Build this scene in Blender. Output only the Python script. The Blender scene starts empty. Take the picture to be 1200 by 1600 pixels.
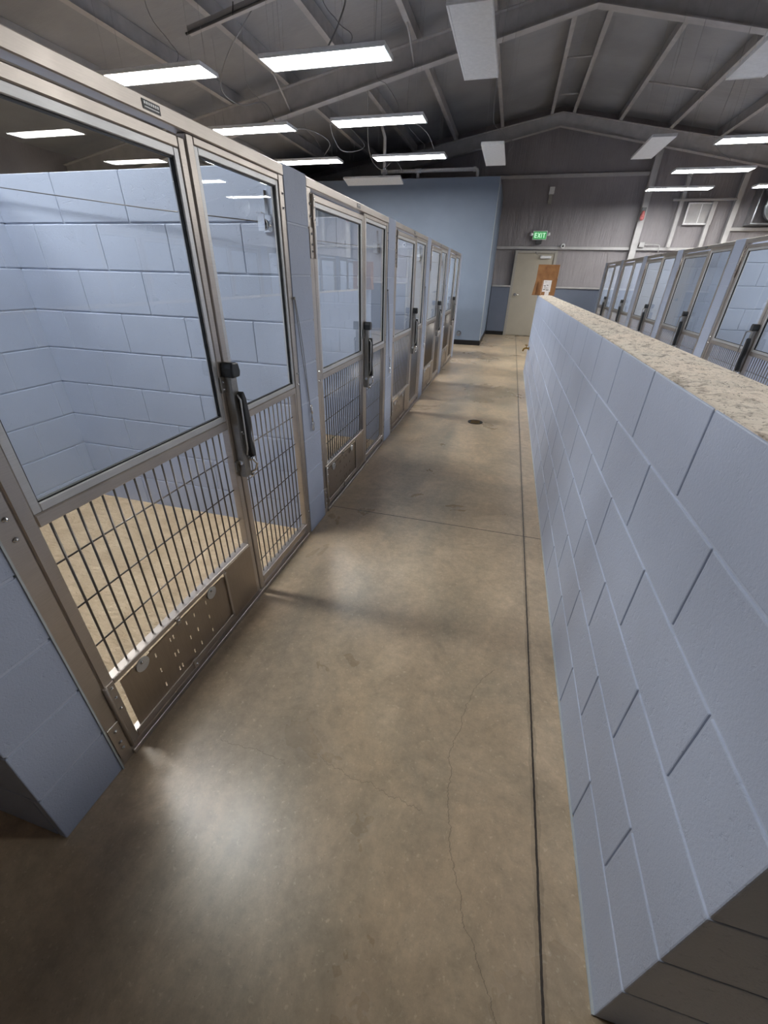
import bpy, bmesh, math, random
from mathutils import Vector, Matrix
from math import sin, cos, pi
S = bpy.context.scene
C = S.collection
random.seed(7)

# ------------------------------------------------------------------ camera, world, exposure
W_, H_, F_ = 1200, 1600, 633.503
CAMH = 1.43
cam = bpy.data.objects.new('camera', bpy.data.cameras.new('camera')); C.objects.link(cam)
cam.data.sensor_fit = 'HORIZONTAL'; cam.data.sensor_width = 36.0; cam.data.lens = F_ / W_ * 36.0
cam.data.clip_start = 0.02; cam.data.clip_end = 100
def _n(v): return Vector(v).normalized()
_Y = _n((202.0, 363.0, -F_)); _Z = -_n((-28.0, -1090.0, -F_)); _Z = (_Z - _Y * _Y.dot(_Z)).normalized(); _X = _Y.cross(_Z)
M3 = Matrix((_X, _Y, _Z))                      # camera axes -> world axes
cam.matrix_world = Matrix.Translation((0, 0, CAMH)) @ M3.to_4x4()
S.camera = cam
S.view_settings.view_transform = 'Standard'; S.view_settings.look = 'None'
S.view_settings.gamma = 1.0; S.view_settings.exposure = 1.5; S.view_settings.use_curve_mapping = False
wd = bpy.data.worlds.new('world'); S.world = wd; wd.use_nodes = True
wd.node_tree.nodes['Background'].inputs[0].default_value = (0.6, 0.63, 0.7, 1)
wd.node_tree.nodes['Background'].inputs[1].default_value = 0.02
LAMP = 21.0                                    # emission strength of every lit troffer

# ------------------------------------------------------------------ materials
def lin(c):
    return tuple((x / 12.92 if x <= 0.04045 else ((x + 0.055) / 1.055) ** 2.4) for x in [v / 255 for v in c]) + (1,)
class NT:
    def __init__(s, name):
        s.m = bpy.data.materials.new(name); s.m.use_nodes = True; s.t = s.m.node_tree
        s.b = s.t.nodes['Principled BSDF']; s.out = s.t.nodes['Material Output']
    def n(s, typ, **kw):
        nd = s.t.nodes.new(typ)
        for k, v in kw.items():
            if k.startswith('i_'): nd.inputs[k[2:].replace('_', ' ')].default_value = v
            else: setattr(nd, k, v)
        return nd
    def l(s, a, b): s.t.links.new(a, b)
    def coord(s, scale=(1, 1, 1)):
        g = s.n('ShaderNodeNewGeometry'); mp = s.n('ShaderNodeMapping'); s.l(g.outputs['Position'], mp.inputs[0])
        mp.inputs['Scale'].default_value = scale; return mp.outputs[0]
    def noise(s, vec, scale, detail=4, rough=.55, dist=0.0):
        nd = s.n('ShaderNodeTexNoise'); nd.inputs['Scale'].default_value = scale; nd.inputs['Detail'].default_value = detail
        nd.inputs['Roughness'].default_value = rough; nd.inputs['Distortion'].default_value = dist
        s.l(vec, nd.inputs['Vector']); return nd.outputs[0]
    def ramp(s, fac, stops):
        r = s.n('ShaderNodeValToRGB'); e = r.color_ramp.elements
        while len(e) < len(stops): e.new(0.5)
        for k, (p, c) in enumerate(stops): e[k].position = p; e[k].color = c if len(c) == 4 else lin(c)
        s.l(fac, r.inputs[0]); return r.outputs[0]
    def mix(s, fac, a, b, blend='MIX'):
        m = s.n('ShaderNodeMix', data_type='RGBA', blend_type=blend)
        for sock, v in ((m.inputs[0], fac), (m.inputs[6], a), (m.inputs[7], b)):
            if hasattr(v, 'links'): s.l(v, sock)
            else: sock.default_value = v
        return m.outputs[2]
    def math(s, op, a, b=None, clamp=False):
        m = s.n('ShaderNodeMath', operation=op, use_clamp=clamp)
        for k, v in enumerate((a, b)):
            if v is None: continue
            if hasattr(v, 'links'): s.l(v, m.inputs[k])
            else: m.inputs[k].default_value = v
        return m.outputs[0]
    def bump(s, h, strength=.3, dist=.01, prev=None):
        b = s.n('ShaderNodeBump'); b.inputs['Strength'].default_value = strength; b.inputs['Distance'].default_value = dist
        s.l(h, b.inputs['Height'])
        if prev is not None: s.l(prev, b.inputs['Normal'])
        return b.outputs[0]
    def set(s, color=None, rough=None, metal=None, normal=None, **kw):
        for key, v in (('Base Color', color), ('Roughness', rough), ('Metallic', metal), ('Normal', normal)):
            if v is None: continue
            if hasattr(v, 'links'): s.l(v, s.b.inputs[key])
            else: s.b.inputs[key].default_value = v
        for k, v in kw.items(): s.b.inputs[k.replace('_', ' ')].default_value = v
        return s.m
def plain(name, c, rough=.5, metal=0.0, var=0.06, scale=30):
    k = NT(name); v = k.coord()
    f = k.noise(v, scale, 3)
    a = lin(c); lo = tuple(x * (1 - var) for x in a[:3]) + (1,); hi = tuple(min(1, x * (1 + var)) for x in a[:3]) + (1,)
    return k.set(k.ramp(f, [(.3, lo), (.7, hi)]), rough, metal)
def paint(name, c, bumpy=1.0, rough=.42):
    k = NT(name); v = k.coord()
    big = k.noise(v, 2.2, 4); fine = k.noise(v, 160, 4, .6); mid = k.noise(v, 38, 5, .65)
    a = lin(c); lo = tuple(x * .93 for x in a[:3]) + (1,); hi = tuple(x * 1.05 for x in a[:3]) + (1,)
    col = k.ramp(big, [(.3, lo), (.7, hi)])
    pits = k.ramp(mid, [(.30, (0, 0, 0, 1)), (.42, (1, 1, 1, 1))])
    n1 = k.bump(fine, .32 * bumpy, .004); n2 = k.bump(pits, .40 * bumpy, .003, n1)
    return k.set(col, rough, 0, n2)
M = {}
M['block'] = paint('blue_painted_block', (169, 179, 200))
M['block_core'] = paint('blue_painted_mortar', (179, 188, 206), .5)
M['drywall'] = paint('blue_painted_drywall', (122, 136, 156), .25, .5)
M['wains'] = paint('blue_grey_painted_board', (104, 112, 128), .25, .45)
M['steel'] = None
def steel(name, c, rough, metal, streak=(3, 3, 60)):
    k = NT(name); v = k.coord(streak); f = k.noise(v, 6, 4, .6); v2 = k.coord(); g = k.noise(v2, 9, 4)
    a = lin(c); lo = tuple(x * .86 for x in a[:3]) + (1,); hi = tuple(min(1, x * 1.08) for x in a[:3]) + (1,)
    col = k.mix(.5, k.ramp(f, [(.3, lo), (.7, hi)]), k.ramp(g, [(.3, lo), (.7, hi)]))
    r = k.math('MULTIPLY_ADD', g, .2); k.t.nodes[-1].inputs[2].default_value = rough - .1
    return k.set(col, r, metal)
M['steel'] = steel('brushed_stainless_steel', (188, 180, 172), .36, .85)
M['dgrey_steel'] = steel('dark_latch_steel', (158, 155, 150), .32, .85)
M['sheet'] = steel('stainless_sheet', (172, 160, 146), .40, .9, (40, 40, 2))
M['alu'] = steel('satin_aluminium', (205, 205, 205), .42, .7)
M['rod'] = steel('steel_rod', (118, 113, 108), .34, .9)
M['chrome'] = plain('chrome', (225, 225, 225), .14, 1.0)
M['black'] = plain('black_plastic', (44, 46, 48), .35)
M['rubber'] = plain('black_rubber', (14, 14, 15), .5)
M['dgrey'] = plain('dark_grey_plastic', (70, 72, 74), .4)
M['white'] = plain('white_enamel', (225, 226, 226), .45)
M['pvc'] = plain('white_pvc', (235, 235, 235), .4)
M['beam'] = plain('grey_primed_steel', (178, 176, 175), .55, .1, .1, 6)
M['doorpaint'] = plain('beige_door_paint', (170, 163, 148), .45, 0, .04, 3)
M['frame'] = plain('grey_beige_frame_paint', (160, 156, 148), .45)
M['brass'] = plain('brass', (150, 118, 60), .35, .9)
M['wire'] = plain('grey_cable', (150, 150, 150), .5)
M['galv'] = plain('galvanised_sheet', (190, 194, 198), .28, .9, .15, 12)
M['base'] = plain('black_vinyl_base', (16, 17, 20), .4)
M['caulk'] = plain('pale_caulk', (178, 184, 186), .5)
M['red'] = plain('faded_red_plastic', (205, 120, 118), .4)
M['lens'] = plain('clear_plastic_lens', (232, 226, 226), .2)
M['paper'] = plain('label_paper', (232, 228, 226), .6)
M['ink'] = plain('dark_print', (70, 66, 66), .6)
M['tape'] = plain('packing_tape', (206, 178, 150), .3)
M['iron'] = plain('dark_cast_iron', (40, 36, 30), .6, .3)
def insul(name, c, wr=1.0):
    k = NT(name); v = k.coord((1, 1, .12)); f = k.noise(v, 16, 5, .6, 1.2); v2 = k.coord(); g = k.noise(v2, 1.4, 4)
    a = lin(c); lo = tuple(x * .86 for x in a[:3]) + (1,); hi = tuple(min(1, x * 1.1) for x in a[:3]) + (1,)
    return k.set(k.ramp(g, [(.3, lo), (.7, hi)]), .5, 0, k.bump(f, .55 * wr, .05))
M['insulwall'] = insul('vinyl_faced_wall_insulation', (146, 141, 143))
k = NT('vinyl_faced_roof_insulation'); v = k.coord((.4, 1, 1)); f = k.noise(v, 5, 4); g = k.noise(k.coord(), 1.2, 4)
M['insulroof'] = k.set(k.ramp(g, [(.3, (140, 141, 144)), (.7, (158, 159, 162))]), .55, 0, k.bump(f, .3, .04))
# cardboard
k = NT('cardboard'); f = k.noise(k.coord((1, 1, 1)), 14, 5)
M['card'] = k.set(k.ramp(f, [(.3, (128, 86, 50)), (.7, (158, 112, 68))]), .6)
# sand floor
k = NT('speckled_tan_kennel_floor'); v = k.coord()
a = k.noise(v, 7, 6, .65, .6); b = k.noise(v, 160, 3); s_ = k.noise(k.coord((1, 2.2, 1)), 22, 5, .7, .8)
col = k.mix(k.ramp(b, [(.45, (0, 0, 0, 1)), (.62, (1, 1, 1, 1))]), k.ramp(a, [(.3, (188, 164, 132)), (.7, (226, 206, 174))]), lin((206, 184, 150)))
col = k.mix(k.ramp(s_, [(.26, (1, 1, 1, 1)), (.40, (0, 0, 0, 1))]), col, lin((168, 140, 106)))
M['sand'] = k.set(col, .75, 0, k.bump(s_, .9, .022))
# rough grouted wall cap
k = NT('rough_mortar_cap'); v = k.coord(); a = k.noise(v, 26, 6, .7); b = k.noise(v, 120, 4, .7); big = k.noise(v, 4, 3)
col = k.mix(k.ramp(a, [(.36, (0, 0, 0, 1)), (.50, (1, 1, 1, 1))]), k.ramp(big, [(.35, (140, 132, 122)), (.7, (176, 162, 146))]), k.ramp(big, [(.3, (214, 206, 192)), (.7, (228, 214, 198))]))
col = k.mix(k.ramp(b, [(.34, (1, 1, 1, 1)), (.42, (0, 0, 0, 1))]), col, lin((92, 84, 76)))
M['cap'] = k.set(col, .85, 0, k.bump(b, .7, .006))
# concrete floor
k = NT('polished_concrete'); v = k.coord()
g = k.n('ShaderNodeSeparateXYZ'); k.l(v, g.inputs[0]); X, Y = g.outputs[0], g.outputs[1]
n1 = k.noise(v, .9, 6, .62, .5); n2 = k.noise(v, 3.4, 6, .7, .8); n3 = k.noise(v, 60, 4, .6); n4 = k.noise(k.coord((1, .45, 1)), 1.7, 5, .6, 1.0)
c1 = k.ramp(n1, [(.22, (128, 115, 96)), (.50, (180, 159, 133)), (.78, (222, 199, 168))])
c2 = k.ramp(n2, [(.15, (104, 98, 84)), (.5, (178, 159, 134)), (.85, (238, 216, 186))])
col = k.mix(.5, c1, c2)
col = k.mix(k.ramp(n4, [(.42, (0, 0, 0, 1)), (.82, (.8, .8, .8, 1))]), col, lin((128, 126, 114)))
col = k.mix(k.ramp(n3, [(.60, (0, 0, 0, 1)), (.70, (.5, .5, .5, 1))]), col, lin((205, 192, 168)))
col = k.mix(k.ramp(k.noise(v, 90, 3, .7), [(.64, (0, 0, 0, 1)), (.72, (.35, .35, .35, 1))]), col, lin((105, 92, 76)))
gr = k.noise(v, 24, 8, .78)
col = k.mix(.55, col, k.ramp(gr, [(.30, (.42, .42, .42, 1)), (.70, (1, 1, 1, 1))]), 'MULTIPLY')
col = k.mix(.6, col, k.mix(1.0, col, (1.62, 1.58, 1.52, 1), 'MULTIPLY'))
wob = k.math('MULTIPLY', k.math('SUBTRACT', k.noise(v, 40, 3), .5), .004)
def line(coord, at, w):
    d = k.math('ABSOLUTE', k.math('SUBTRACT', k.math('ADD', coord, wob), at))
    return k.math('LESS_THAN', d, w)
jl = line(X, .3175, .0033)
wob2 = k.math('LESS_THAN', X, .44)
jc = k.math('MULTIPLY', line(Y, 2.352, .0032), k.math('GREATER_THAN', X, -1.0))
stain = k.math('MULTIPLY', k.math('LESS_THAN', k.math('ABSOLUTE', k.math('SUBTRACT', k.math('ADD', X, k.math('MULTIPLY', k.math('SUBTRACT', k.noise(v, 12, 4), .5), .03)), .3175)), .012), .25)
col = k.mix(stain, col, lin((96, 84, 66)))
col = k.mix(k.math('MULTIPLY', k.math('ADD', jl, jc, True), .92), col, lin((34, 25, 17)))
# hairline cracks: distance to wandering lines
wn = k.noise(k.coord((0.001, 1, 1)), 5, 6, .75); wn2 = k.noise(k.coord((1, .001, 1)), 6, 6, .75)
crx = k.math('SUBTRACT', X, k.math('MULTIPLY_ADD', wn, .16)); k.t.nodes[-2].inputs[2].default_value = 0
def crack(c, centre_expr, w, lo, hi, other):
    d = k.math('ABSOLUTE', k.math('SUBTRACT', c, centre_expr)); m = k.math('LESS_THAN', d, w)
    return k.math('MULTIPLY', m, k.math('MULTIPLY', k.math('GREATER_THAN', other, lo), k.math('LESS_THAN', other, hi)))
q = k.math('SUBTRACT', Y, .80)
par = k.math('MULTIPLY', k.math('MULTIPLY', q, q), .62)
cen = k.math('ADD', k.math('ADD', par, .045), k.math('MULTIPLY', k.math('SUBTRACT', wn, .5), .10))
ck1 = crack(X, cen, .0010, .2, 1.24, Y)
cen2 = k.math('ADD', k.math('MULTIPLY', X, -.15), k.math('ADD', .635, k.math('MULTIPLY', k.math('SUBTRACT', wn2, .5), .12)))
ck2 = crack(Y, cen2, .0008, -.42, -.02, X)
cen3 = k.math('ADD', .66, k.math('MULTIPLY', k.math('SUBTRACT', wn2, .5), .08))
ck3 = crack(Y, cen3, .0008, -.75, -.5, X)
col = k.mix(k.math('MULTIPLY', k.math('ADD', ck1, k.math('ADD', ck2, ck3), True), .55), col, lin((66, 58, 48)))
rg = k.ramp(n1, [(.3, (.25, .25, .25, 1)), (.7, (.34, .34, .34, 1))])
h = k.math('SUBTRACT', 1.0, k.math('ADD', jl, jc, True))
nm = k.bump(h, .6, .004); nm = k.bump(n3, .09, .002, nm)
M['floor'] = k.set(col, rg, 0, nm); k.b.inputs['IOR'].default_value = 1.62
# glass: thin pane
k = NT('clear_glass'); fr = k.n('ShaderNodeFresnel'); gb = k.n('ShaderNodeNewGeometry'); k.l(k.math('SUBTRACT', 1.42, k.math('MULTIPLY', gb.outputs['Backfacing'], 1.42 - 1 / 1.42)), fr.inputs[0])   # a pane reflects alike from either side
tr = k.n('ShaderNodeBsdfTransparent'); tr.inputs[0].default_value = (.965, .98, .975, 1)
gl = k.n('ShaderNodeBsdfGlossy'); gl.inputs['Roughness'].default_value = 0.0; gl.inputs[0].default_value = (1, 1, 1, 1)
mx = k.n('ShaderNodeMixShader'); k.l(fr.outputs[0], mx.inputs[0]); k.l(tr.outputs[0], mx.inputs[1]); k.l(gl.outputs[0], mx.inputs[2]); k.l(mx.outputs[0], k.out.inputs[0])
M['glass'] = k.m
def emit(name, c, st):
    k = NT(name); return k.set(c, .5, 0, Emission_Color=c, Emission_Strength=st)
M['lit'] = emit('lit_diffuser', (1.0, .995, .98, 1), LAMP)
M['exit'] = emit('lit_green_panel', lin((70, 165, 95)), .16)
M['exitw'] = emit('lit_letters', lin((190, 235, 200)), .24)
M['unlit'] = plain('unlit_diffuser', (222, 223, 222), .4)

# ------------------------------------------------------------------ mesh helpers
class MB:
    def __init__(s): s.b = bmesh.new()
    def box(s, x0, x1, y0, y1, z0, z1, mi=0):
        vs = [s.b.verts.new((x, y, z)) for x in (x0, x1) for y in (y0, y1) for z in (z0, z1)]
        for f in ((0, 1, 3, 2), (4, 6, 7, 5), (0, 4, 5, 1), (2, 3, 7, 6), (0, 2, 6, 4), (1, 5, 7, 3)):
            fc = s.b.faces.new([vs[i] for i in f]); fc.material_index = mi
        return s
    def cyl(s, a, b, r, n=10, r2=None, mi=0, smooth=True):
        a, b = Vector(a), Vector(b); d = (b - a).normalized(); r2 = r if r2 is None else r2
        u = d.orthogonal().normalized(); w = d.cross(u)
        A = [s.b.verts.new(a + (u * cos(t) + w * sin(t)) * r) for t in [2 * pi * k / n for k in range(n)]]
        B = [s.b.verts.new(b + (u * cos(t) + w * sin(t)) * r2) for t in [2 * pi * k / n for k in range(n)]]
        for k in range(n):
            f = s.b.faces.new((A[k], A[(k + 1) % n], B[(k + 1) % n], B[k])); f.smooth = smooth; f.material_index = mi
        f = s.b.faces.new(A[::-1]); f.material_index = mi
        f = s.b.faces.new(B); f.material_index = mi
        return s
    def tube(s, pts, r, n=8, mi=0):
        pts = [Vector(p) for p in pts]; rings = []
        u = None
        for i, p in enumerate(pts):
            d = (pts[min(i + 1, len(pts) - 1)] - pts[max(i - 1, 0)]).normalized()
            u = d.orthogonal().normalized() if u is None else (u - d * u.dot(d)).normalized()
            w = d.cross(u)
            rr = r[i] if isinstance(r, (list, tuple)) else r
            rings.append([s.b.verts.new(p + (u * cos(t) + w * sin(t)) * rr) for t in [2 * pi * k / n for k in range(n)]])
        for A, B in zip(rings, rings[1:]):
            for k in range(n):
                f = s.b.faces.new((A[k], A[(k + 1) % n], B[(k + 1) % n], B[k])); f.smooth = True; f.material_index = mi
        s.b.faces.new(rings[0][::-1]).material_index = mi; s.b.faces.new(rings[-1]).material_index = mi
        return s
    def prism(s, poly, axis, a, b, mi=0):
        def P(u, v, w): return {'x': (w, u, v), 'y': (u, w, v), 'z': (u, v, w)}[axis]
        A = [s.b.verts.new(P(u, v, a)) for u, v in poly]; B = [s.b.verts.new(P(u, v, b)) for u, v in poly]
        n = len(poly)
        for k in range(n): s.b.faces.new((A[k], A[(k + 1) % n], B[(k + 1) % n], B[k])).material_index = mi
        s.b.faces.new(A[::-1]).material_index = mi; s.b.faces.new(B).material_index = mi
        return s
    def build(s, name, mats, parent=None, bevel=0, seg=1):
        bmesh.ops.recalc_face_normals(s.b, faces=s.b.faces[:])
        if not isinstance(mats, (list, tuple)) and mats in (M['steel'], M['dgrey_steel']): mats = [mats, M['chrome']]
        me = bpy.data.meshes.new(name); s.b.to_mesh(me); s.b.free()
        for m in (mats if isinstance(mats, (list, tuple)) else [mats]): me.materials.append(m)
        o = bpy.data.objects.new(name, me); C.objects.link(o)
        if parent is not None: o.parent = parent
        if bevel:
            b = o.modifiers.new('bevel', 'BEVEL'); b.width = bevel; b.segments = seg; b.limit_method = 'ANGLE'; b.angle_limit = .7
        return o
def spline(pts, n=8):
    P = [Vector(p) for p in pts]; P = [P[0] * 2 - P[1]] + P + [P[-1] * 2 - P[-2]]; out = []
    for i in range(1, len(P) - 2):
        for k in range(n):
            t = k / n; a, b, c, d = P[i - 1:i + 3]
            out.append(.5 * ((2 * b) + (c - a) * t + (2 * a - 5 * b + 4 * c - d) * t * t + (3 * b - a - 3 * c + d) * t ** 3))
    return out + [P[-2]]
def tag(o, label, cat, group=None):
    o['label'] = label; o['category'] = cat
    if group: o['group'] = group
    return o
def struct(o): o['kind'] = 'structure'; return o
def thing(name, loc, label, cat, group=None, rz=0):
    o = bpy.data.objects.new(name, None); C.objects.link(o); o.location = loc; o.rotation_euler = (0, 0, rz); o.empty_display_size = .1
    return tag(o, label, cat, group)
def copy_tree(o, parent=None):
    c = o.copy(); C.objects.link(c)
    if parent is not None: c.parent = parent
    for ch in [x for x in C.objects if x.parent == o]: copy_tree(ch, c)
    return c

# ------------------------------------------------------------------ setting: shell
XR, YF = .52, 13.7                              # ridge line, far wall
XL_, XR_, YB = -9.0, 10.0, -5.0
def ztop(x): return 4.80 - .17 * abs(x - XR)    # top of rafters / underside of purlins
def zroof(x): return ztop(x) + .2
struct(MB().box(XL_, XR_, YB, YF + .1, -.15, 0).build('floor', M['floor']))
r_ = MB()
r_.prism([(XL_, zroof(XL_)), (XR, zroof(XR)), (XR_, zroof(XR_)), (XR_, zroof(XR_) + .1), (XR, zroof(XR) + .1), (XL_, zroof(XL_) + .1)], 'y', YB, YF + .2)
struct(r_.build('ceiling', M['insulroof']))
w = MB(); N = 240                               # far wall: insulation over ribbed sheet, gently quilted
grid = []
for i in range(N + 1):
    x = XL_ + (XR_ - XL_) * i / N
    rib = .012 * abs(sin(x * 5.2)) + .006 * sin(x * 23)
    grid.append((x, rib))
for (x0, r0), (x1, r1) in zip(grid, grid[1:]):
    f = w.b.faces.new([w.b.verts.new(p) for p in ((x0, YF + r0, 0), (x1, YF + r1, 0), (x1, YF + r1, zroof(x1)), (x0, YF + r0, zroof(x0)))]); f.smooth = True
bmesh.ops.remove_doubles(w.b, verts=w.b.verts[:], dist=1e-5)
struct(w.build('wall_far', M['insulwall']))
struct(MB().box(XL_ - .1, XL_, YB, YF, 0, 3.4).build('wall_left', M['insulwall']))
struct(MB().box(XR_, XR_ + .1, YB, YF, 0, 3.4).build('wall_right', M['insulwall']))
struct(MB().box(XL_, XR_, YB - .1, YB, 0, 4.9).build('wall_rear', M['insulwall']))
# blue wainscot on the far wall with its sill
struct(MB().box(-.56, -.055, YF - .12, YF, 0, 1.25).build('wall_wainscot', M['wains']))
struct(MB().box(1.035, XR_, YF - .12, YF, 0, 1.25).build('wall_wainscot', M['wains']))
struct(MB().box(-.56, -.055, YF - .15, YF, 1.25, 1.29).build('trim_1', M['beam'], bevel=.004))
struct(MB().box(1.035, XR_, YF - .15, YF, 1.25, 1.29).build('trim_2', M['beam'], bevel=.004))
struct(MB().box(-.578, -.055, YF - .13, YF - .12, 0, .10).build('baseboard_far', M['base']))
# girts across the far wall
struct(MB().box(-.575, 2.745, YF - .07, YF - .012, 2.15, 2.215).build('trim_3', M['beam'], bevel=.004))
struct(MB().box(2.905, XR_, YF - .07, YF - .012, 2.15, 2.215).build('trim_4', M['beam'], bevel=.004))
struct(MB().box(-7, 2.745, YF - .07, YF - .012, 3.66, 3.73).build('trim_5', M['beam'], bevel=.004))
struct(MB().box(4.80, 6.4, YF - .07, YF - .012, 2.56, 2.63).build('trim_6', M['beam'], bevel=.004))

# ------------------------------------------------------------------ block walls
CH, BL = 1.83 / 9, .406
def block_wall(name, x0, x1, y0, y1, courses, axis, start, par=0, ch=CH, label=None):
    """running bond wall; axis = long direction; start = where a full bond begins; blocks span the thickness"""
    m = MB(); g = .0035; rc = .004
    H = courses * ch
    a0, a1 = (x0, x1) if axis == 'x' else (y0, y1)
    t0, t1 = (y0, y1) if axis == 'x' else (x0, x1)
    def B(p, q, z0, z1, ins, mi):
        if axis == 'x': m.box(p, q, t0 + ins, t1 - ins, z0, z1, mi)
        else: m.box(t0 + ins, t1 - ins, p, q, z0, z1, mi)
    B(a0 + .002, a1 - .002, 0, H - .006, rc, 1)
    for c in range(courses):
        off = start + (BL / 2 if (c + par) % 2 else 0)
        kk = math.floor((a0 - off) / BL) - 1; e = off + kk * BL
        while e < a1 - .01:
            p, q = max(e, a0), min(e + BL, a1); e += BL
            if q - p < .02: continue
            p2 = p + (g if p > a0 else 0); q2 = q - (g if q < a1 else 0)
            B(p2, q2, c * ch + (g if c else 0), (c + 1) * ch - (g if c < courses - 1 else 0), 0, 0)
    return struct(m.build(name, [M['block'], M['block_core']], bevel=.003, seg=2))
FW, PITCH = 1.51, 1.735
XF, DEPTH = -1.0, 1.65
# left row: back wall, six dividers
DY = [(.285, .485)] + [(.485 + FW + PITCH * k, .485 + PITCH * (k + 1)) for k in range(5)]
for (a, b) in DY:
    block_wall('wall_divider', XF - DEPTH, XF, a, b, 9, 'x', XF - .03 - BL * 5, 0)
block_wall('wall_kennel_back', XF - DEPTH - .2, XF - DEPTH, .285, DY[-1][1], 9, 'y', .3, 1)
for k in range(5):
    a, b = DY[k][1], DY[k + 1][0]
    struct(MB().box(XF - DEPTH, XF - .055, a, b, -.02, .006).build('floor_kennel', M['sand']))
# right row
XRF = 2.13
Y5 = 5.52
RY = [(Y5 + PITCH * k, Y5 + PITCH * k + PITCH - FW) for k in range(-2, 5)]
for (a, b) in RY:
    block_wall('wall_divider', XRF, XRF + DEPTH, a, b, 9, 'x', XRF + .03, 0)
block_wall('wall_kennel_back', XRF + DEPTH, XRF + DEPTH + .2, RY[0][0], RY[-1][1], 9, 'y', .2, 0)
for k in range(6):
    struct(MB().box(XRF + .055, XRF + DEPTH, RY[k][1], RY[k + 1][0], -.02, .006).build('floor_kennel', M['sand']))
# half-height partition beside the aisle
HX0, HX1, HY0, HY1 = .428, .645, .346, 8.06
hw = block_wall('wall_partition', HX0, HX1, HY0, HY1, 6, 'y', HY0, 0, ch=1.215 / 6)
# rough grouted top of the partition
m = MB(); nx, ny = 18, 640; vs = []
from mathutils import noise as mn
for j in range(ny + 1):
    row = []
    y = HY0 + .004 + (HY1 - HY0 - .008) * j / ny
    for i in range(nx + 1):
        x = HX0 + .004 + (HX1 - HX0 - .008) * i / nx
        e = min(i, nx - i) / 3.0; e = min(1, e)
        hgt = mn.noise(Vector((x * 28, y * 28, 0))) * .006 + mn.noise(Vector((x * 70, y * 70, 3))) * .006 + mn.noise(Vector((x * 6, y * 6, 9))) * .003
        z = 1.2165 + .002 + e * (.005 + hgt)
        xo = 0
        if i in (0, nx): xo = mn.noise(Vector((i, y * 30, 5))) * .003
        row.append(m.b.verts.new((x + xo, y, z)))
    vs.append(row)
for j in range(ny):
    for i in range(nx): m.b.faces.new((vs[j][i], vs[j][i + 1], vs[j + 1][i + 1], vs[j + 1][i])).smooth = True
lo = [[m.b.verts.new((p.co.x, p.co.y, 1.210)) for p in (vs[j][0], vs[j][nx])] for j in (0, ny)]
m.b.faces.new([lo[0][0], lo[0][1]] + [vs[0][i] for i in range(nx, -1, -1)])
m.b.faces.new([lo[1][0], lo[1][1]] + [vs[ny][i] for i in range(nx, -1, -1)])
m.b.faces.new([lo[0][0]] + [vs[j][0] for j in range(ny + 1)] + [lo[1][0]])
m.b.faces.new([lo[0][1]] + [vs[j][nx] for j in range(ny + 1)] + [lo[1][1]])
struct(m.build('trim_7', M['cap'], bevel=0))
struct(MB().box(HX0 - .006, HX0, HY0, HY1, 0, .006).build('trim_8', M['caulk']))
# blue boxed room at the end of the left row
struct(MB().box(-7.0, -.578, 11.0, YF - .03, 0, 3.28).build('wall_room', M['drywall']))
struct(MB().box(-.582, -.572, 10.996, 11.012, .1, 3.28).build('trim_9', M['caulk']))
struct(MB().box(-7, -.572, 10.988, 11.0, 0, .11).build('baseboard_room', M['base']))
struct(MB().box(-.578, -.568, 10.988, YF - .13, 0, .11).build('baseboard_room', M['base']))

# ------------------------------------------------------------------ far door
d = struct(thing('door_1', (.49, YF - .10, 0), 'beige steel exit door with grey frame in the far wall', 'door'))
del d['label'], d['category']
fr = MB().box(-.545, -.475, -.03, .10, 0, 2.12).box(.475, .545, -.03, .10, 0, 2.12).box(-.475, .475, -.03, .10, 2.06, 2.12)
fr.build('door_frame', M['frame'], d, .004)
dl = MB().box(-.475, .475, .0, .05, .01, 2.06).build('door_leaf', M['doorpaint'], d, .003)
h = MB().cyl((-.385, 0, 1.07), (-.385, -.02, 1.07), .035, 20).cyl((-.385, -.02, 1.07), (-.385, -.055, 1.07), .012, 12)
h.tube([(-.385, -.055, 1.07), (-.34, -.058, 1.07), (-.275, -.052, 1.062)], [.012, .011, .009], 10)
h.build('lever_handle', M['chrome'], dl)
cl = MB().box(.12, .40, -.06, 0, 1.94, 2.0).build('door_closer', M['white'], dl, .006)
MB().tube([(.17, -.05, 2.005), (.02, -.14, 2.03), (-.02, -.04, 2.085)], .007, 6).build('closer_arm', M['wire'], dl)

# ------------------------------------------------------------------ roof frame
def rafter(y, label):
    p = [(-8.9, ztop(-8.9)), (XR, ztop(XR)), (9.9, ztop(9.9))]
    def zb(x): return 4.55 - .19 * abs(x - XR)
    m = MB()
    m.prism([p[0], p[1], p[2], (9.9, zb(9.9)), (XR, zb(XR)), (-8.9, zb(-8.9))], 'y', y - .006, y + .006)
    for s in (0, 1):
        f = (lambda x: ztop(x) - .012) if s else zb
        q = [(-8.9, f(-8.9)), (XR, f(XR)), (9.9, f(9.9)), (9.9, f(9.9) + .012), (XR, f(XR) + .012), (-8.9, f(-8.9) + .012)]
        m.prism(q, 'y', y - .075, y + .075)
    o = m.build('roof_rafter', M['beam'])
    return tag(o, label, 'beam', 'roof rafters')
rafter(8.35, 'nearer grey steel roof rafter spanning overhead, crossing above the unlit ceiling light')
rafter(13.35, 'farther grey steel rafter peaking right in front of the far gable wall')
PX = [(-7.1, 'far left'), (-6.05, ''), (-5.0, ''), (-3.95, ''), (-2.95, ''), (-1.9, ''), (-.80, ''), (.28, ''), (.76, ''), (1.78, ''), (2.85, ''), (3.9, ''), (4.95, ''), (6.0, '')]
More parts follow.
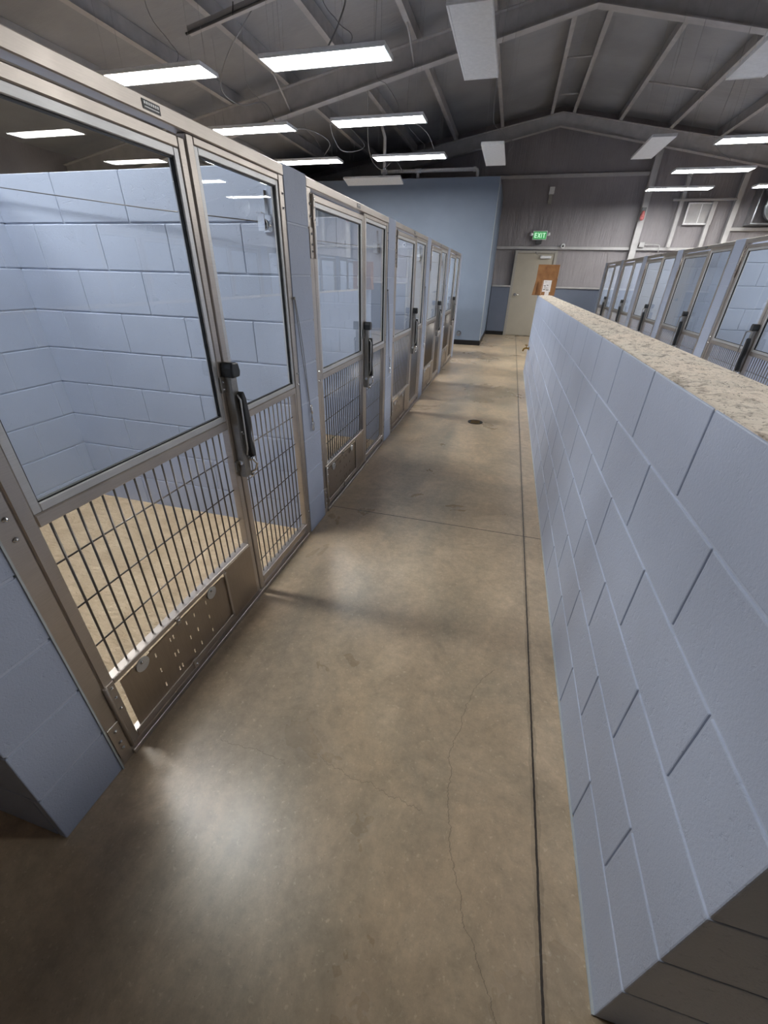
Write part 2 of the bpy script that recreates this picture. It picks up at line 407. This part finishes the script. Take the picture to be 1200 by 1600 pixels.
PL = ['outermost roof purlin at the far left, behind the kennel fronts', 'second roof purlin in from the left eave', 'roof purlin running low behind the first kennel header on the left',
      'roof purlin passing over the outer column of lit lights on the left', 'roof purlin between the two left columns of lit lights', 'roof purlin over the inner column of lit lights on the left',
      'roof purlin just left of the two unlit lights over the aisle', 'ridge purlin on the left side of the roof peak', 'ridge purlin on the right side of the roof peak',
      'first roof purlin right of the ridge pair', 'second roof purlin right of the ridge pair, above the right unlit lights', 'third roof purlin right of the ridge pair, over the right lit lights',
      'roof purlin near the right edge over the exhaust duct', 'outermost roof purlin at the far right']
for (x, _), lb in zip(PX, PL):
    zz = ztop(x) + .001; sl = -.17 if x > XR else .17
    m = MB()
    y0, y1 = -4.9, YF - .02
    s = 1 if x > XR else -1
    m.prism([(x - .035, zz - sl * 0.035), (x + .035, zz + sl * .035), (x + .035, zz + sl * .035 + .006), (x - .035, zz - sl * .035 + .006)], 'y', y0, y1)
    m.prism([(x - .003, zz), (x + .003, zz), (x + .003, zz + .195), (x - .003, zz + .195)], 'y', y0, y1)
    tag(m.build('roof_purlin', M['beam']), lb, 'beam', 'roof purlins')
# bridging bars between the ridge purlins and elsewhere
for (xa, xb, y, lb) in [(.28, .76, 12.3, 'short bridging bar between the ridge purlins close to the gable'), (.28, .76, 10.6, 'short bridging bar between the ridge purlins, nearer the camera'),
                        (1.78, 2.85, 11.3, 'thin bridging bar between purlins right of the ridge')]:
    tag(MB().cyl((xa, y, ztop(xa) + .05), (xb, y, ztop(xb) + .05), .014, 8).build('purlin_brace', M['beam']), lb, 'brace', 'purlin braces')
# knee braces rafter -> purlin
for (xa, lb) in [(-1.9, 'thin diagonal flange brace beside the nearer rafter, left of the large unlit light'), (-3.95, 'thin diagonal flange brace by the nearer rafter over the outer left lights')]:
    tag(MB().cyl((xa, 8.35, 4.55 - .19 * abs(xa - XR) + .03), (xa, 7.75, ztop(xa) + .03), .014, 8).build('flange_brace', M['beam']), lb, 'brace', 'flange braces')
# gable columns and studs on the far wall
def column(x, w_, z0, z1, label, d_=.1, y=YF - .16):
    m = MB().box(x - w_ / 2, x + w_ / 2, y - .006, y + .004, z0, z1).box(x - .004, x + .004, y, YF - .07, z0, z1).box(x - w_ / 2, x + w_ / 2, YF - .075, YF - .07, z0, z1)
    return tag(m.build('wall_column', M['beam']), label, 'column', 'gable wall columns')
column(2.825, .14, 0, 4.12, 'tall grey steel column on the far wall carrying the pink alarm light')
column(3.60, .08, 2.216, 3.66, 'thin steel stud on the far wall left of the louvre vent')
column(4.30, .08, 2.216, 3.14, 'short steel stud under the right edge of the louvre vent')
column(4.76, .11, 1.3, 3.7, 'steel column on the far wall between the louvre vent and the exhaust fan')
# wall vent with its shelf-like rail
v = thing('wall_vent', (4.07, YF - .08, 2.68), 'pale square louvre vent with a centre bar on the far wall', 'vent')
MB().box(-.30, .30, -.03, 0, 0, .035).box(-.30, .30, -.03, 0, .405, .44).box(-.30, -.265, -.03, 0, .035, .405).box(.265, .30, -.03, 0, .035, .405).build('vent_frame', M['pvc'], v, .003)
MB().box(-.265, .265, -.012, 0, .035, .405).build('vent_panel', M['beam'], v)
MB().box(-.01, .01, -.026, -.012, .035, .405).build('centre_bar', M['pvc'], v)
tag(MB().box(3.39, 4.72, YF - .20, YF - .14, 3.14, 3.18).build('vent_rail', M['beam'], bevel=.004), 'long pale horizontal rail above the louvre vent', 'rail')
# exhaust fan housing + duct
v = thing('exhaust_fan', (5.55, YF - .05, 2.66), 'shiny metal exhaust fan with round duct high on the far wall at the right edge', 'fan')
m = MB().box(-.47, .47, -.35, -.32, 0, .025).box(-.47, .47, -.35, -.32, .70, .725).box(-.47, -.445, -.35, -.32, .025, .70).box(.445, .47, -.35, -.32, .025, .70)
m.box(-.47, .47, -.32, 0, 0, .01).box(-.47, .47, -.32, 0, .715, .725).box(-.47, -.46, -.32, 0, .01, .715).box(.46, .47, -.32, 0, .01, .715)
m.build('fan_housing', M['galv'], v)
ds = MB(); prev = None
for k in range(9):
    t = k / 8; y = -.34 - .75 * t; r = .34 - .10 * min(1, t * 2)
    ds.cyl((0, y, .36), (0, y - .085, .36), r, 28, r - .012 * (t < .5))
ds.build('duct', M['galv'], v)

# ------------------------------------------------------------------ kennel fronts (built once in local axes: x along the front, -y outwards, z up)
def rect_frame(m, x0, x1, z0, z1, w_, y0, y1, mi=0):
    m.box(x0, x0 + w_, y0, y1, z0, z1, mi); m.box(x1 - w_, x1, y0, y1, z0, z1, mi)
    m.box(x0 + w_, x1 - w_, y0, y1, z0, z0 + w_, mi); m.box(x0 + w_, x1 - w_, y0, y1, z1 - w_, z1, mi)
def grille(name, x0, x1, z0, z1, parent, pitch=.0385):
    m = MB(); n = round((x1 - x0) / pitch); p = (x1 - x0) / n
    for k in range(1, n): m.cyl((x0 + p * k, -.018, z0), (x0 + p * k, -.018, z1), .0034, 6)
    z = .153
    while z < z1 - .03:
        if z > z0 + .03: m.cyl((x0, -.0125, z), (x1, -.0125, z), .0026, 6)
        z += .1525
    return m.build(name, M['rod'], parent)
def bolt(m, x, y, z, r=.007): m.cyl((x, y, z), (x, y - .003, z), r, 12, mi=1); m.cyl((x, y - .003, z), (x, y - .006, z), r * .8, 12, r * .45, mi=1)
T = .040                                        # tube depth: y from -.04 to 0
def make_front(label, group):
    t = thing('kennel_front', (0, 0, 0), label, 'kennel front', group)
    g0, g1, s0, s1 = .058, .893, .903, 1.47
    hd = MB().box(0, FW, -.046, .002, 1.787, 1.825).build('header_rail', M['steel'], t, .003)
    np_ = MB().box(.738, .802, -.0475, -.046, 1.796, 1.816)
    np_.build('nameplate', M['black'], hd)
    m = MB()                                    # small embossed lettering on the plate, unreadable at this size
    for k in range(7): m.box(.743 + k * .008, .7485 + k * .008, -.0482, -.0475, 1.807, 1.8125)
    m.box(.744, .796, -.0482, -.0475, 1.8005, 1.8025)
    m.build('plate_lettering', M['alu'], hd)
    lp = MB().box(0, .052, -.042, 0, .0, 1.787)
    for z in (.945, .891, 1.725, 1.675): bolt(lp, .034, -.042, z)
    lp.build('hinge_post', M['steel'], t, .003)
    rp = MB().box(s1, FW, -.042, 0, .0, 1.787)
    for z in (.10, .16, .93, .985, 1.725, 1.675): bolt(rp, s1 + .022, -.042, z, .005)
    rp.build('wall_post', M['steel'], t, .003)
    MB().box(.052, s1, -.05, .0, .0, .022).build('threshold', M['steel'], t, .002)
    # ---- gate
    gt = MB(); y0, y1 = -.040, -.006
    gt.box(g0, g0 + .034, y0, y1, .034, 1.771).box(g1 - .03, g1, y0, y1, .034, 1.771)
    gt.box(g0 + .034, g1 - .03, y0, y1, 1.742, 1.771).box(g0 + .034, g1 - .03, y0, y1, .887, .921)
    gt.box(g0 + .034, g1 - .03, y0, y1, .310, .334).box(g0 + .034, g1 - .03, y0, y1, .034, .060)
    gate = gt.build('gate', M['steel'], t, .003)
    gx0, gx1, gz0, gz1 = g0 + .034, g1 - .03, .921, 1.742
    m = MB(); rect_frame(m, gx0, gx1, gz0, gz1, .022, -.037, -.012); m.build('glazing_frame', M['alu'], gate, .002)
    m = MB(); rect_frame(m, gx0 + .022, gx1 - .022, gz0 + .022, gz1 - .022, .004, -.031, -.021); m.build('glazing_gasket', M['rubber'], gate)
    MB().box(gx0 + .022, gx1 - .022, -.0265, -.0255, gz0 + .022, gz1 - .022).build('glass_pane', M['glass'], gate)
    grille('wire_grille', gx0, gx1, .334, .887, gate)
    MB().box(.672, gx1 + .004, -.042, -.039, .045, .325).build('kick_plate', M['sheet'], gate, .001)
    # feeding flap: plate with eighteen slots
    fx0, fx1, fz0, fz1 = .112, .661, .068, .292
    cols = [.252, .325, .341, .413, .457, .530]; rows = [.26, .183, .107]
    xs = sorted([fx0, fx1] + [c + s * .0028 for c in cols for s in (-1, 1)]); zs = sorted([fz0, fz1] + [r + s * .010 for r in rows for s in (-1, 1)])
    m = MB()
    for i in range(len(xs) - 1):
        for j in range(len(zs) - 1):
            if i % 2 == 1 and j % 2 == 1: continue
            m.box(xs[i], xs[i + 1], -.0365, -.0335, zs[j], zs[j + 1])
    bmesh.ops.remove_doubles(m.b, verts=m.b.verts[:], dist=1e-5)
    m.box(fx0, .20, -.040, -.0335, fz1, fz1 + .006).box(.235, .555, -.040, -.0335, fz1, fz1 + .006).box(.585, fx1 - .01, -.040, -.0335, fz1, fz1 + .006)
    m.build('feeder_flap', M['sheet'], gate)
    MB().box(.66, .672, -.045, -.036, .06, .31).build('flap_guide', M['steel'], gate, .001)
    m = MB().box(gx0, .672, -.045, -.040, .052, .076); m.box(.378, .40, -.052, -.044, .045, .085); bolt(m, .389, -.052, .062, .005)
    m.build('flap_guide', M['steel'], gate, .001)
    for x in (.194, .566):
        m = MB().cyl((x, -.040, .285), (x, -.0445, .285), .026, 24); bolt(m, x - .003, -.0445, .298, .006); m.build('turn_button', [M['alu'], M['chrome']], gate)
    m = MB().box(.366, .384, -.045, -.040, .295, .325); bolt(m, .375, -.045, .312, .006); m.build('flap_stop', M['steel'], gate)
    for (za, zb) in ((.045, .335), (1.50, 1.77)):  # hinges
        m = MB().cyl((.056, -.048, za), (.056, -.048, zb), .0065, 10)
        mid = (za + zb) / 2
        m.box(.010, .056, -.046, -.042, za, mid - .003); m.box(.056, .088, -.046, -.040, mid + .003, zb)
        for z in (za + .03, za + .06, mid - .03): bolt(m, .030, -.046, z, .006)
        for z in (mid + .03, mid + .08, zb - .02): bolt(m, .074, -.046, z, .006)
        m.build('hinge', M['steel'], gate, .0008)
    # ---- fixed side panel
    sp = MB(); y0, y1 = -.040, -.006
    sp.box(s0, s0 + .034, y0, y1, .022, 1.787).box(s0 + .034, s1, y0, y1, 1.765, 1.787).box(s0 + .034, s1, y0, y1, .890, .921)
    sp.box(s0 + .034, s1, y0, y1, .045, .085).box(s1 - .014, s1, y0, y1, .085, .890)
    side = sp.build('side_panel', M['steel'], t, .003)
    px0, px1, pz0, pz1 = s0 + .034, s1, .921, 1.765
    m = MB(); rect_frame(m, px0, px1, pz0, pz1, .020, -.037, -.012); m.build('glazing_frame', M['alu'], side, .002)
    m = MB(); rect_frame(m, px0 + .020, px1 - .020, pz0 + .020, pz1 - .020, .004, -.031, -.021); m.build('glazing_gasket', M['rubber'], side)
    MB().box(px0 + .020, px1 - .020, -.0265, -.0255, pz0 + .020, pz1 - .020).build('glass_pane', M['glass'], side)
    grille('wire_grille', px0, px1 - .014, .085, .890, side)
    # ---- latch on the meeting stiles
    lx = .898
    m = MB().box(lx - .016, lx + .022, -.075, -.041, .672, 1.095).box(lx - .040, lx + .040, -.048, -.041, 1.03, 1.09).box(lx - .036, lx + .045, -.048, -.041, .70, .745)
    for (x, z) in ((lx - .031, 1.072), (lx - .031, 1.045), (lx - .004, .87), (lx + .004, .86)): bolt(m, x, -.048 if x < lx - .02 else -.075, z, .005)
    la = m.build('latch', M['dgrey_steel'], t, .004, 2)
    m = MB().prism([(lx - .022, 1.085), (lx + .024, 1.085), (lx + .030, 1.105), (lx + .022, 1.138), (lx - .018, 1.142), (lx - .024, 1.12)], 'y', -.092, -.041)
    m.build('latch_cap', M['black'], la, .006, 2)
    m = MB().prism([(lx + .006, 1.02), (lx + .022, 1.03), (lx + .034, 1.00), (lx + .042, .93), (lx + .042, .885), (lx + .033, .855), (lx + .036, .82), (lx + .046, .785), (lx + .044, .755), (lx + .026, .752), (lx + .014, .80), (lx + .014, .88)], 'y', -.098, -.066)
    m.build('latch_handle', M['black'], la, .005, 3)
    m = MB().tube([(lx + .000, -.080, 1.02), (lx + .000, -.092, 1.00), (lx + .000, -.090, .80), (lx + .004, -.08, .77)], .0035, 8)
    m.build('latch_rod', M['alu'], la)
    m = MB().cyl((lx - .02, -.060, .738), (lx + .045, -.060, .738), .011, 14).cyl((lx + .018, -.060, .738), (lx + .022, -.092, .750), .009, 12)
    m.box(lx + .002, lx + .034, -.070, -.044, .665, .73).cyl((lx + .034, -.062, .672), (lx + .034, -.080, .662), .010, 12).tube([(lx + .02, -.092, .75), (lx + .038, -.10, .72), (lx + .036, -.09, .69), (lx + .018, -.078, .685)], .006, 8)
    m.build('strike_catch', M['chrome'], la, .002)
    return t
LG = 'stainless kennel fronts along the left of the aisle'
ll = ['largest stainless kennel front in the foreground left, with slotted feeding flap at its foot',
      'second stainless kennel front on the left, beyond the blue pillar with the hanging snap hook',
      'third stainless kennel front from the camera in the left row',
      'fourth stainless kennel front from the camera in the left row, before the last',
      'last stainless kennel front of the left row, nearest the blue room']
lr = ['nearest kennel front of the right row, cut by the right edge of the photo',
      'second kennel front of the right row, first one seen whole above the partition',
      'middle one of the five kennel fronts in the right row',
      'kennel front in the right row next to the last one, far beyond the partition',
      'farthest kennel front of the right row, beside the far blue wainscot']
P0 = make_front(ll[0], LG)
def release_rod(front):                         # bent rod beside the latch, only on the right row
    lx = .898; la = next(c for c in C.objects if c.parent == front and c.name.startswith('latch'))
    m = MB().tube(spline([(lx - .01, -.06, 1.075), (lx - .04, -.075, 1.078), (lx - .075, -.08, 1.07), (lx - .085, -.08, 1.02), (lx - .085, -.08, .66)], 5), .005, 8)
    m.build('release_rod', M['dgrey_steel'], la)
fronts = [P0] + [copy_tree(P0) for _ in range(9)]
for k, o in enumerate(fronts):
    if k < 5:
        o.location = (XF - .046, DY[k][1] + .0, 0); o.rotation_euler = (0, 0, pi / 2); o['label'] = ll[k]; o['group'] = LG
    else:
        i = k - 5
        o.location = (XRF + .046, Y5 + PITCH * i, 0); o.rotation_euler = (0, 0, -pi / 2); o['label'] = lr[i]; o['group'] = 'stainless kennel fronts of the right row'; release_rod(o)

# cables that lift the kennel hatches: wire, pulley, hanging snap hook
def cable(k, s, label):
    """s=+1 left row"""
    y = DY[k + 1][0]; x = XF
    t = thing('pulley_cable', (x, y, 0), label, 'cable', 'snap hook cables on the left pillars')
    m = MB().tube([(-.11, -.05, 1.625), (-.7, -.03, 1.68), (-1.62, -.03, 1.78)], .0022, 6)
    m.build('inside_wire', M['rod'], t)
    m = MB().box(-.098, -.086, -.008, 0, 1.655, 1.74).box(-.112, -.072, -.006, 0, 1.59, 1.655).cyl((-.092, -.006, 1.615), (-.092, -.06, 1.615), .005, 8).cyl((-.092, -.035, 1.615), (-.092, -.055, 1.615), .022, 18)
    m.box(-.108, -.076, -.064, -.060, 1.59, 1.652).box(-.104, -.08, -.08, -.006, 1.652, 1.656)
    m.build('pulley', M['chrome'], t)
    m = MB().tube(spline([(.004, .004, 1.33), (.006, .03, 1.12), (.007, .085, .80)], 4), .0022, 6).tube(spline([(.003, .012, 1.33), (.006, .055, 1.1), (.007, .087, .80)], 4), .0018, 6)
    m.cyl((-.001, .004, 1.33), (.008, .004, 1.33), .006, 8)
    hw_ = m.build('hanging_cord', M['wire'], t)
    m = MB()
    c0 = Vector((.012, .088, .785))
    m.tube([c0 + Vector((0, .010 * cos(a), .012 * sin(a))) for a in [2 * pi * i / 12 for i in range(13)]], .0032, 6)
    m.tube(spline([(.012, .088, .775), (.012, .094, .75), (.012, .090, .725), (.012, .096, .70)], 4), [.0055, .007, .008, .008, .0065, .005, .005, .006, .0075, .006, .005, .005, .005], 8)
    c1 = Vector((.012, .102, .672))
    m.tube([c1 + Vector((0, .013 * cos(a), .026 * sin(a))) for a in [pi / 2 + 1.75 * pi * i / 14 for i in range(15)]], .0038, 8)
    m.tube([(.012, .099, .70), (.012, .112, .645)], .003, 6)
    m.build('snap_hook', M['chrome'], t)
    return t
c0 = cable(0, 1, 'cable with snap hook hanging on the nearest pillar between the first two kennels')
cn = ['cable with snap hook on the second pillar from the camera', 'small snap hook cable on the third pillar of the left row', 'faint snap hook cable on the fourth pillar of the left row']
for k in range(1, 4):
    o = copy_tree(c0); o.location = (XF, DY[k + 1][0], 0); o['label'] = cn[k - 1]

# ------------------------------------------------------------------ lights
def troffer(lit, axis='x'):
    L, Wd = (1.22, .305)
    a, b = (L / 2, Wd / 2) if axis == 'x' else (Wd / 2, L / 2)
    t = thing('ceiling_light', (0, 0, 0), 'x', 'light')
    m = MB().box(-a, a, -b, b, .012, .034)
    m.box(-a, -a + .016, -b, b, 0, .012).box(a - .016, a, -b, b, 0, .012).box(-a + .016, a - .016, -b, -b + .016, 0, .012).box(-a + .016, a - .016, b - .016, b, 0, .012)
    m.build('light_housing', M['white'], t, .002)
    MB().box(-a + .016, a - .016, -b + .016, b - .016, .003, .0118).build('diffuser', M['lit'] if lit else M['unlit'], t)
    return t
def hang(t, x, y, z, cord=True, seed=0, dx=.5, dy=.11):
    rr = random.Random(seed)
    for sx in (-1, 1):
        for sy in (-1, 1):
            px, py = sx * dx, sy * dy
            zt = zroof(x + px) - z - .01
            MB().tube([(px, py, .033), (px + sx * .015, py + sy * .01, zt)], .0014, 5).build('suspension_wire', M['wire'], t)
    if cord:
        zt = zroof(x) - z
        MB().tube(spline([(.2, 0, .033), (.24, .06, .16), (.05, .2, .30 + rr.random() * .1), (-.1, .15, .55), (-.05, .1, zt - .05)], 6), .0032, 6).build('power_cord', M['wire'], t)
lit_x, unlit_y = troffer(True), troffer(False, 'y')
Zl = 3.15
spots = []
colA, colB, colC, colD = -1.985, -3.83, 3.06, 5.0
for y, l in ((1.33, 'lit ceiling light nearest the camera, above the first kennel and out of frame'), (5.0, 'largest lit ceiling light, top centre left of the big unlit one'),
             (6.77, 'lit ceiling light behind the largest one, second in the inner left column'), (8.62, 'third lit ceiling light of the inner left column, just above the blue room wall')):
    spots.append((colA, y, l))
for y, l in ((5.0, 'lit ceiling light at far left, partly hidden by the first kennel header'), (6.80, 'lit ceiling light in the outer left column above the side panel of the first kennel'),
             (8.65, 'farthest lit ceiling light of the outer left column, above the first blue pillar')):
    spots.append((colB, y, l))
for y, l in ((8.42, 'lit ceiling light cut by the right edge, topmost of the three on the right'), (10.32, 'middle one of the three lit ceiling lights on the right'),
             (12.05, 'lowest and farthest lit ceiling light on the right, above the partition')):
    spots.append((colC, y, l))
for y, l in ((6.4, 'lit ceiling light right of the frame, mirrored highest in the first gate glass'), (8.12, 'lit ceiling light beyond the right edge, mirrored second in the first gate glass'),
             (9.95, 'lit ceiling light beyond the right edge, mirrored in the first side panel'), (11.93, 'farthest lit ceiling light of the outer right column, mirrored in glass')):
    spots.append((colD, y, l))
spots += [(colC, 4.7, 'lit ceiling light over the near right row, outside the right edge'), (colB, 1.33, 'lit ceiling light over the left kennels close to the camera, out of frame'),
          (colC, 1.4, 'added unseen ceiling light beyond the partition, right of the camera, brightening the near floor')]  # this last light is an unseen addition that lifts the near floor
for i, (x, y, l) in enumerate(spots):
    o = copy_tree(lit_x); o.location = (x, y, Zl); o['label'] = l; o['group'] = 'lit ceiling lights'
    hang(o, x, y, Zl, seed=i)
for i, (x, y, z, l) in enumerate([(-.56, 4.60, 3.0, 'largest unlit white ceiling light, hanging at the top centre over the aisle'), (-.55, 7.95, 3.0, 'small unlit white ceiling light over the aisle beside the blue room'),
                               (1.68, 8.66, 3.15, 'unlit white ceiling light right of the ridge, above the partition'), (1.74, 5.22, 3.05, 'unlit white ceiling light cut off at the top right corner')]):
    o = copy_tree(unlit_y); o.location = (x, y, z); o['label'] = l; o['group'] = 'unlit ceiling lights over the aisles'
    hang(o, x, y, z, seed=20 + i, dx=.11, dy=.5, cord=i == 1)
o = copy_tree(troffer(False, 'x')); o.rotation_euler = (math.radians(-14), 0, 0); o.location = (-3.12, 10.3, 3.13); o['label'] = 'unlit white ceiling light seen edge-on against the top of the blue room'
hang(o, -3.12, 10.2, 3.15, False, 30)
def kill(o):
    for ch in [x for x in C.objects if x.parent == o]: kill(ch)
    bpy.data.objects.remove(o)
for o in [x for x in list(C.objects) if x.get('label') == 'x']: kill(o)

# power whips looping under the roof
def cableobj(pts, r, label, m='wire'):
    return tag(MB().tube(spline(pts, 8), r, 7).build('power_cable', M[m]), label, 'cable', 'power cables under the roof')
cableobj([(-3.3, 6.2, 4.05), (-3.75, 6.25, 3.7), (-3.95, 6.35, 3.45), (-3.85, 6.6, 3.36), (-3.6, 6.8, 3.42), (-3.5, 6.9, 3.22)], .007, 'dark cable drooping from the strut channel to a light in the outer left column')
cableobj([(-2.62, 5.9, 4.2), (-2.3, 5.8, 4.05), (-2.0, 5.6, 3.8), (-1.95, 5.3, 3.5), (-2.0, 5.05, 3.22)], .008, 'thick dark cable curving down to the largest lit light')
cableobj([(-2.6, 7.0, 3.22), (-2.9, 7.4, 3.3), (-2.95, 8.0, 3.15), (-2.7, 8.4, 3.28), (-3.2, 8.9, 3.7)], .006, 'thin cable looping behind the lights of the inner left column')
cableobj([(-2.1, 7.0, 3.2), (-1.75, 7.4, 3.30), (-1.6, 8.0, 3.32), (-1.55, 8.5, 3.22)], .006, 'pale cable linking the two farther lights of the inner left column')
cableobj([(-3.6, 7.0, 3.2), (-3.3, 7.5, 3.3), (-3.2, 8.1, 3.28), (-3.5, 8.6, 3.22)], .006, 'pale cable linking the two farther lights of the outer left column')
cableobj([(-2.9, 9.2, 4.3), (-3.0, 9.6, 3.5), (-2.85, 9.9, 3.25), (-2.6, 10.0, 3.4), (-2.45, 10.1, 3.24)], .007, 'pale cable hanging in a loop above the edge-on unlit light')
t = thing('strut_channel', (0, 0, 0), 'slanting strut channel with taped dark conduit under the roof, top left', 'channel')
MB().prism([(-4.05, 3.80), (-2.2, 4.12), (-2.2, 4.18), (-4.05, 3.86)], 'y', 5.95, 6.02).build('channel', M['beam'], t)
MB().tube([(-4.06, 5.93, 3.79), (-3.0, 5.93, 3.975), (-2.2, 5.93, 4.11)], .013, 8).build('conduit', M['dgrey'], t)
for x in (-3.42, -2.55):
    z = 3.79 + (x + 4.06) * .173
    MB().tube([(x, 5.91, z - .02), (x, 5.945, z + .09)], .006, 6).build('tie', M['black'], t)
t = thing('junction_box', (-2.08, 5.80, 4.10), 'small grey junction box where the cables meet at the top of the photo', 'electrical box')
MB().box(-.07, .07, -.06, .06, -.03, .10).build('box_body', M['beam'], t, .004); MB().cyl((0, 0, -.03), (0, 0, -.06), .04, 16).build('box_cover', M['pvc'], t)

# ------------------------------------------------------------------ on and around the blue room
t = thing('vent_pipe', (0, 11.25, 3.28), 'white plastic pipe run with elbows on top of the blue room', 'pipe')
MB().tube([(-3.15, 0, .17), (-1.16, 0, .17)] , .034, 14).tube(spline([(-1.16, 0, .17), (-1.10, 0, .155), (-1.085, 0, .10), (-1.085, 0, .0)], 4), .034, 14).build('pipe_run', M['pvc'], t)
MB().tube([(-3.15, 0, 0), (-3.15, 0, .75), (-3.3, 0, 1.15)], .034, 14).tube([(-2.38, 0, 0), (-2.38, 0, .17)], .032, 14).build('riser', M['pvc'], t)
for x in (-3.15, -2.38): MB().cyl((x - .07, 0, .17), (x + .07, 0, .17), .042, 14).build('coupling', M['pvc'], t)
MB().cyl((-1.18, 0, .17), (-1.12, 0, .17), .042, 14).build('coupling', M['pvc'], t)
t = thing('hose_bib', (-1.10, 11.0, .26), 'round chrome wall fitting low on the blue room wall', 'wall fitting')
MB().cyl((0, 0, 0), (0, -.012, 0), .062, 24).build('escutcheon', M['chrome'], t)
MB().cyl((0, -.012, 0), (0, -.06, 0), .03, 16).cyl((0, -.06, 0), (0, -.075, 0), .04, 16, .028).build('valve', M['chrome'], t)
# EXIT sign
t = thing('exit_sign', (.50, YF - .08, 2.36), 'green lit EXIT sign mounted above the far door', 'sign')
MB().box(-.18, .18, -.03, .03, 0, .20).build('sign_housing', M['pvc'], t, .005)
MB().box(-.165, .165, -.034, -.03, .015, .185).build('sign_face', M['exit'], t)
m = MB()
def bar(a, b, w_=.012):
    a, b = Vector(a), Vector(b); d = (b - a).normalized(); nrm = Vector((-d.y, d.x)) * w_
    m.prism([tuple(a + nrm), tuple(b + nrm), tuple(b - nrm), tuple(a - nrm)], 'y', -.037, -.034)
zb, zt_ = .045, .155
m.box(-.135, -.113, -.037, -.034, zb, zt_)
for z in (zb + .010, .10, zt_ - .010): m.box(-.113, -.072, -.037, -.034, z - .010, z + .010)
bar((-.050, zb), (.010, zt_), .010); bar((-.050, zt_), (.010, zb), .010)
m.box(.030, .052, -.037, -.034, zb, zt_); m.box(.070, .140, -.037, -.034, zt_ - .02, zt_); m.box(.094, .116, -.037, -.034, zb, zt_ - .02)
m.build('sign_letters', M['exitw'], t)
MB().box(-.07, .07, -.02, .05, -.09, 0).build('battery_box', M['dgrey'], t, .003)
for s in (-1, 1): MB().cyl((s * .18, 0, .12), (s * .25, -.02, .13), .035, 14).build('lamp_head', M['pvc'], t)
t = thing('emergency_light', (.60, YF - .06, 3.30), 'small white box light on a grey bracket high on the gable above the EXIT sign', 'light')
MB().box(-.06, .06, -.10, 0, .02, .17).build('light_body', M['white'], t, .006); MB().box(-.045, .03, -.05, .04, -.16, .02).build('bracket', M['frame'], t, .003)
t = thing('security_camera', (1.13, YF - .08, 2.235), 'small white dome camera with black eye beside the far door frame', 'camera')
MB().cyl((0, .02, 0), (0, -.05, -.01), .058, 20, .05).build('camera_body', M['white'], t); MB().cyl((0, -.05, -.01), (0, -.062, -.012), .026, 16, .02).build('camera_lens', M['rubber'], t)
t = thing('alarm_strobe', (2.81, YF - .17, 2.76), 'pink alarm light on the tall far wall column', 'alarm')
MB().box(-.05, .05, -.05, 0, .10, .26).build('strobe_base', M['dgrey'], t, .004)
MB().cyl((0, -.05, .18), (-.01, -.10, .05), .032, 12, .05).cyl((-.01, -.10, .05), (-.01, -.11, .0), .055, 14, .03).build('strobe_lens', M['red'], t)
t = thing('wall_conduit', (3.3, YF - .09, 2.1), 'thin bent grey conduit on the girt of the far wall', 'conduit')
MB().tube(spline([(-.28, 0, .16), (-.25, 0, .17), (.05, 0, .17), (.12, 0, .14), (.13, 0, .0)], 5), .012, 8).build('conduit_pipe', M['beam'], t)
MB().box(-.36, -.24, -.05, .01, .115, .22).build('conduit_box', M['beam'], t, .004)
# floor drain
t = thing('floor_drain', (-.173, 4.69, 0), 'dark round floor drain in the middle of the aisle', 'drain')
MB().cyl((0, 0, .0005), (0, 0, .003), .085, 32).build('drain_ring', M['iron'], t)
m = MB()
for k in range(-2, 3): m.box(-.05, .05, k * .024 - .006, k * .024 + .006, .003, .005)
m.build('grate_bars', M['brass'], t)
# hose spigot on the partition
t = thing('hose_spigot', (HX0, 7.55, .45), 'brass hose tap low on the far end of the partition', 'tap')
MB().cyl((0, 0, 0), (-.012, 0, 0), .028, 16).tube(spline([(0, 0, 0), (-.05, 0, .003), (-.085, 0, -.01), (-.095, 0, -.045)], 4), .013, 10).build('tap_body', M['brass'], t)
MB().cyl((-.05, 0, .005), (-.05, 0, .045), .006, 8).cyl((-.05, 0, .045), (-.05, 0, .055), .028, 14).build('tap_wheel', M['brass'], t)
# cardboard box on the far end of the partition
struct(MB().box(XF - .02, XF + .004, .484, .489, .0, 1.0).build('trim_10', M['caulk']))
t = thing('cardboard_box', (.52, 7.86, 1.224), 'brown cardboard box with white label standing on the far end of the partition', 'box', rz=math.radians(-4))
MB().box(-.165, .15, -.10, .10, .0, .42).build('carton', M['card'], t, .003)
MB().prism([(-.19, .0), (-.14, .0), (-.14, .20), (-.165, .20)], 'y', -.125, .05).build('flap_left', M['card'], t)
MB().box(-.08, .15, -.107, -.10, .0, .215).build('flap_front', M['card'], t)
m = MB().box(-.06, -.055, -.1085, -.107, .01, .21); m.box(.148, .1515, -.11, -.06, .23, .40); m.build('torn_tape', M['tape'], t)
lb = MB().box(-.045, .075, -.1085, -.107, .05, .21).box(.0, .062, -.1085, -.107, .0, .05).build('shipping_label', M['paper'], t)
for (x0, x1, z) in ((-.035, .0, .075), (-.035, .0, .127), (.012, .035, .135), (.008, .05, .072), (-.03, .01, .185)):
    MB().box(x0, x1, -.1092, -.1085, z, z + (.010 if z < .18 else .003)).build('printed_bar', M['ink'], lb)
for k in range(4): MB().box(-.03, .05 - .01 * (k % 3), -.1092, -.1085, .094 + k * .006, .0958 + k * .006).build('printed_line', M['ink'], lb)
print('objects', len(C.objects))
